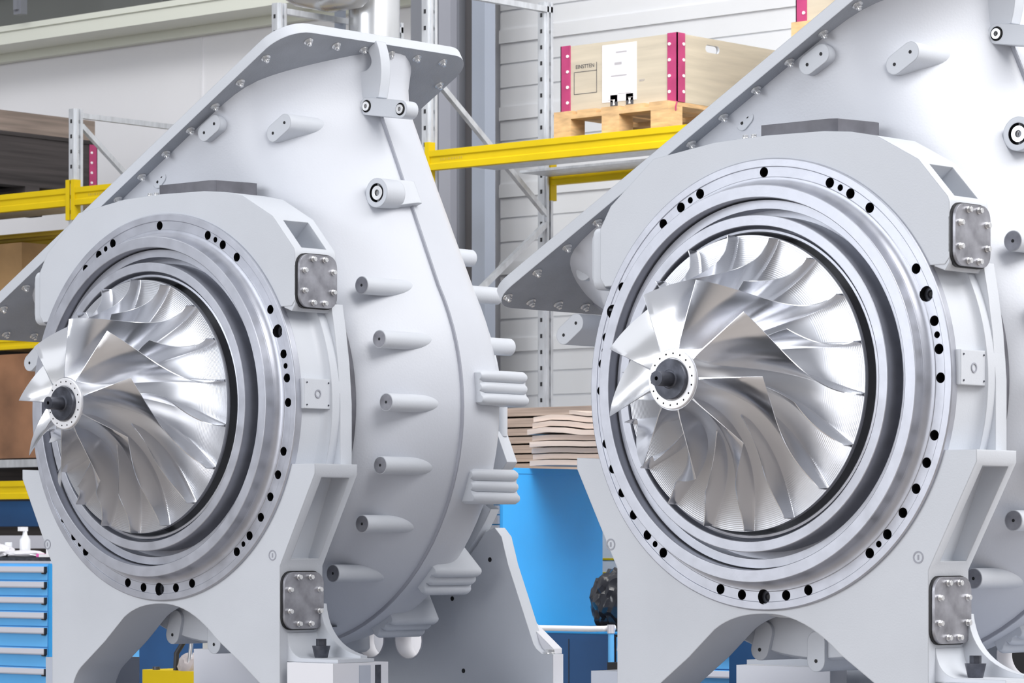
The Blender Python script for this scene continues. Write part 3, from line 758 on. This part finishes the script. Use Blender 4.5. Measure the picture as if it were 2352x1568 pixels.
# ------------------------------------------------------------------ drawer cabinets
def drawer_cabinet(loc, w, d, h, strips, label, strip_h=.035, m='pale_blue'):
    """strips: heights of the aluminium handle strips; front faces -y, right edge at x = w"""
    o = empty('drawer_cabinet', loc); tag(o, label, 'cabinet', 'blue drawer cabinets')
    G().box(0, w, .012, d, 0, h).obj('cabinet_body', m, o, smooth=0)
    G().box(w - .03, w, .0, .012, 0, h).obj('corner_trim', 'blue', o, smooth=0)
    for i, z in enumerate(strips):
        zt = z + strip_h / 2 + .004
        zb = (strips[i + 1] + strip_h / 2 + .010) if i + 1 < len(strips) else max(.05, z - .2)
        dr = G().box(.02, w - .038, .0, .012, zb, zt).obj('drawer', m, o, smooth=0)
        G().sweep([[(x, a, b) for a, b in ((0, z - strip_h / 2), (-.016, z - strip_h / 2), (-.022, z - strip_h * .3), (-.016, z + strip_h / 2), (0, z + strip_h / 2))] for x in (.03, w - .048)]).obj('drawer_handle', 'alu', dr, smooth=0)
        G().box(w - .075, w - .048, -.014, 0, z - strip_h / 2 - .008, z - strip_h / 2).obj('drawer_catch', 'black', dr, smooth=0)
        G().box(w - .048, w - .040, -.018, 0, z - strip_h / 2, z + strip_h / 2).obj('handle_end', 'black', dr, smooth=0)
    return o
zs = [1.25 + (1248 - y) * .002486 for y in (1308, 1343, 1379, 1414, 1449, 1497, 1543, 1600)]
drawer_cabinet((-15.70, 13.0, 0), .735, .7, 1.135, zs, 'light blue drawer cabinet with seven handle strips at the bottom left')
zs = [1.25 + (1248 - y) * .00228 for y in (1445, 1482, 1533, 1590)]
drawer_cabinet((-11.2, 13.5, 0), .845, .7, .90, zs, 'light blue drawer cabinet seen through the arch of the nearer casing')
# tall blue cabinet, its side towards the camera's right
o = empty('tall_cabinet', (-12.3, 13.09, .82)); tag(o, 'tall sky blue tool cabinet between the two casings', 'cabinet')
G().box(0, .70, .0, .79, 0, .815).obj('cabinet_body', 'blue', o)
G().box(-.003, .703, -.003, .793, .787, .817).obj('top_edge', 'blue', o)
for k in range(15):
    G().box(.02, .68, -.018, -.001, .03 + k * .05, .074 + k * .05).obj('shaded_drawer', 'column', o, smooth=0)  # drawer fronts, with their shadow put into the dark grey
G().cyl((.695, .09, .10), (.703, .09, .10), .008, n=10).obj('rivet', 'alu', o)
G().box(.20, .70, .05, .79, -.82, 0).obj('lower_body', 'navy', o, smooth=0)
# board stacks on top of the tall cabinet and behind it
random.seed(3)
z = 1.655
for k in range(7):
    h = random.uniform(.040, .055); dx = random.uniform(-.012, .012)
    boxy('wooden_board', (-13.05 + dx, -11.3 + dx, 14.30, 14.95, z, z + h * .86), 'grey_wood', ('wooden board in the stack behind the tall blue cabinet'), 'board', 'boards stacked behind the blue cabinet'); z += h * 1.08
z = 1.648
for k in range(9):
    h = .026 if k < 8 else .018; dx = random.uniform(-.02, .02); dy = random.uniform(-.015, .02)
    L = []
    for q, (x, b) in enumerate([(-12.40 + .12 * i, (.012 if k > 4 else .004) * math.sin(i * 1.3)) for i in range(8)]):
        x += .80
        L.append([(x + dx, 13.30 + dy, z + b), (x + dx, 13.85 + dy, z + b), (x + dx, 13.85 + dy, z + b + h), (x + dx, 13.30 + dy, z + b + h)])
    if k == 8: L = L[2:]
    tag(G().sweep(L).obj('warped_board', 'pale_board', smooth=0), 'pale warped board in the pile on the tall blue cabinet', 'board', 'pale boards on the blue cabinet'); z += h + .006
# trolley with tubular rail
o = empty('tool_trolley', (-10.83, 12.3, 0)); tag(o, 'blue tool trolley with a white tubular rail in front of the tall cabinet', 'trolley')
G().tube([(-.3, 0, .851), (.0, 0, .851), (.48, 0, .851), (.55, .01, .853), (.575, .06, .858)], .0135, 14).obj('rail', 'white_plastic', o)
G().cyl((.585, .02, .1), (.585, .02, .835), .014, n=16).obj('corner_tube', 'pale_blue', o)
G().cyl((.585, .02, .832), (.585, .02, .872), .018, n=16).obj('tube_joint', 'alu', o)
G().box(-.32, .55, .05, .09, .1, .825).obj('panel', 'navy', o, smooth=0)
for x in (.10, .30): G().box(x, x + .004, .048, .05, .1, .80).obj('panel_seam', 'black', o, smooth=0)
G().box(-.32, .65, .05, .5, .826, .835).obj('tray', 'blue', o, smooth=0)
boxy('file_tray', (-10.60, -10.35, 12.45, 12.6, .836, .848), 'black', 'flat black tray lying on the trolley behind the rail', 'tray')
boxy('black_crate', (-10.21, -10.05, 12.25, 12.5, .60, .70), 'black', 'black open crate beside the trolley tube', 'crate')
# crumpled black bag
import bmesh
def blob(name, loc, sc, m, seed, amp, sub=4):
    bm = bmesh.new(); bmesh.ops.create_icosphere(bm, subdivisions=sub, radius=1)
    rnd = random.Random(seed); dirs = [(Vector((rnd.gauss(0, 1), rnd.gauss(0, 1), rnd.gauss(0, 1))).normalized(), rnd.uniform(5, 11), rnd.uniform(0, 6)) for _ in range(14)]
    for v in bm.verts:
        p = v.co.copy(); f = 1 + amp * sum(abs(math.sin(p.dot(d) * w + ph)) for d, w, ph in dirs) / 4 - amp
        v.co = Vector((p.x * sc[0] * f, p.y * sc[1] * f, p.z * sc[2] * f))
    me = D.meshes.new(name); bm.to_mesh(me); bm.free(); me.materials.append(M[m]); shade(me, 25)
    o = D.objects.new(name, me); COL.objects.link(o); o.location = loc; return o
tag(blob('plastic_bag', (-10.44, 12.62, .972), (.115, .10, .125), 'black_bag', 5, .22), 'crumpled black plastic bag on the trolley between the casings', 'bag')
o = boxy('striped_box', (-12.2, -11.72, 14.2, 14.5, 1.085, 1.37), 'white_plastic', 'white box with yellow stripes behind the tall blue cabinet', 'box')
for z in (.0, .075): G().box(-.241, .241, -.152, .0, z, z + .012).obj('stripe', 'yellow', o, smooth=0)
boxy('dark_case', (-12.2, -11.6, 14.2, 14.6, .6, 1.08), 'dark_wood', 'dark case under the yellow striped box', 'case')
boxy('dark_curtain', (-8.6, -6.6, 12.6, 12.7, 0, .96), 'black', 'black screen at the lower right picture edge', 'screen')
boxy('grey_partition', (-10.0, -9.0, 12.9, 13.0, 0, .90), 'navy', 'dark blue partition behind the trolley', 'partition')

# ------------------------------------------------------------------ workbench clutter, bottom left
boxy('bench_top', (-16.4, -15.0, 13.02, 13.75, 1.136, 1.150), 'alu', 'light bench top on the blue drawer cabinet', 'bench top')
boxy('dark_tray', (-15.72, -15.02, 13.05, 13.3, 1.151, 1.172), 'dark_steel', 'dark tray lying on the blue drawer cabinet', 'tray')
o = empty('spray_bottle', (-15.49, 13.25, 1.173)); tag(o, 'clear spray bottle standing on the bench at the left', 'bottle')
G().lathe([(0, 0), (.030, 0), (.032, .01), (.032, .10), (.014, .13), (.012, .15), (0, .15)], 28, closed=False).obj('bottle_body', 'glass_bottle', o).rotation_euler = (R(90), 0, 0)
G().box(-.012, .012, -.045, .012, .15, .175).obj('spray_head', 'white_plastic', o)
tag(G().cyl((0, 0, 0), (0, 0, .085), .022, n=24).obj('glass_jar', 'glass_bottle', None, (-15.58, 13.2, 1.173)), 'small clear jar beside the spray bottle', 'jar')
tag(G().lathe([(.040, 0), (.052, 0), (.052, .03), (.040, .03)], 28).obj('tape_roll', 'white_plastic', None, (-15.26, 13.28, 1.225)), 'white roll of tape standing on the bench', 'tape')
tag(blob('cleaning_cloth', (-15.62, 13.12, 1.205), (.12, .07, .036), 'paper', 3, .25, 3), 'crumpled white cloth on the left end of the bench', 'cloth')
tag(blob('paper_wad', (-15.33, 13.12, 1.190), (.12, .06, .018), 'paper', 9, .2, 3), 'flat white paper wad in front of the tape roll', 'paper')
boxy('pink_tag', (-15.17, -15.12, 13.06, 13.09, 1.173, 1.192), 'pink', 'small pink tag on the bench', 'tag')
boxy('white_case', (-15.10, -15.0, 13.02, 13.14, 1.173, 1.19), 'white_plastic', 'thin white case at the right end of the bench', 'case')
tag(G().prism(rrect(-.075, .075, 0, .42, .03), 0, .12).obj('white_canister', 'white_plastic', None, (-15.84, 13.78, 1.151)), 'tall white canister behind the bench beside the farther casing', 'canister')

# ------------------------------------------------------------------ things seen through the left arch
o = empty('yellow_tray', (-12.10, 11.30, 0)); tag(o, 'yellow tray trolley under the arch of the farther casing', 'tray')
L = [[(x, y, z) for x, y in rrect(-.27, .27, 0, .35, .04)] for z in (.5, .64)]
G().sweep(L).obj('tray_body', 'yellow', o); G().cyl((-.19, .04, .64), (-.19, .04, .655), .018, n=16).obj('tray_knob', 'dark_steel', o)
tag(G().tube([(-12.165, 11.35, .60), (-12.18, 11.37, .72), (-12.14, 11.40, .80), (-12.09, 11.42, .85)], .013, 12).obj('rubber_hose', 'black'), 'black rubber hose rising behind the arch', 'hose')
tag(G().cyl((-12.045, 11.32, .60), (-12.02, 11.32, .785), .014, .010, n=16).obj('steel_bar', 'chrome'), 'short ribbed steel bar standing in the yellow tray', 'bar')
tag(blob('grey_rag', (-12.06, 11.36, .66), (.055, .045, .05), 'cloth', 12, .3, 3), 'grey rag hanging on the steel bar', 'rag')
tag(blob('white_glove', (-11.985, 11.36, .655), (.032, .03, .045), 'white_plastic', 21, .25, 3), 'white glove in the yellow tray beside the steel bar', 'glove')
o = empty('red_bracket', (-12.86, 12.3, 0)); tag(o, 'red steel corner bracket with white rivets seen through the arch', 'bracket')
G().box(-.075, .075, 0, .02, .0, .86).obj('plate', 'red', o)
G().box(-.018, .018, -.004, 0, .55, .86).obj('slot', 'black', o, smooth=0)
for x in (-.055, .055):
    for z in (.66, .735): G().cyl((x, -.006, z), (x, 0, z), .009, n=12).obj('rivet', 'white_dot', o)
boxy('navy_cabinet', (-13.90, -13.0, 12.7, 13.1, 0, .95), 'navy', 'dark blue cabinet seen through the arch of the farther casing', 'cabinet')
boxy('grey_bar', (-12.345, -12.30, 11.7, 11.75, 0, .88), 'galv', 'grey steel bar with bolts left of the black hose', 'bar')
boxy('blue_post', (-12.68, -12.60, 12.4, 12.5, 0, .85), 'blue', 'blue post right of the red bracket', 'post')
boxy('grey_post', (-12.56, -12.50, 12.4, 12.5, 0, .85), 'bluegrey', 'light grey post right of the blue post', 'post')
boxy('pale_wood_post', (-12.47, -12.41, 12.4, 12.5, 0, .80), 'ply', 'pale wooden post right of the grey post', 'post')

tag(G().cyl((0, 0, 0), (0, 0, .965), .21, n=64).obj('backing_drum', 'white_paint', None, (-10.15, 10.75, 0)), 'white drum added behind the farther casing to brighten its round holes', 'drum')  # added backing so the holes in the support plate look bright
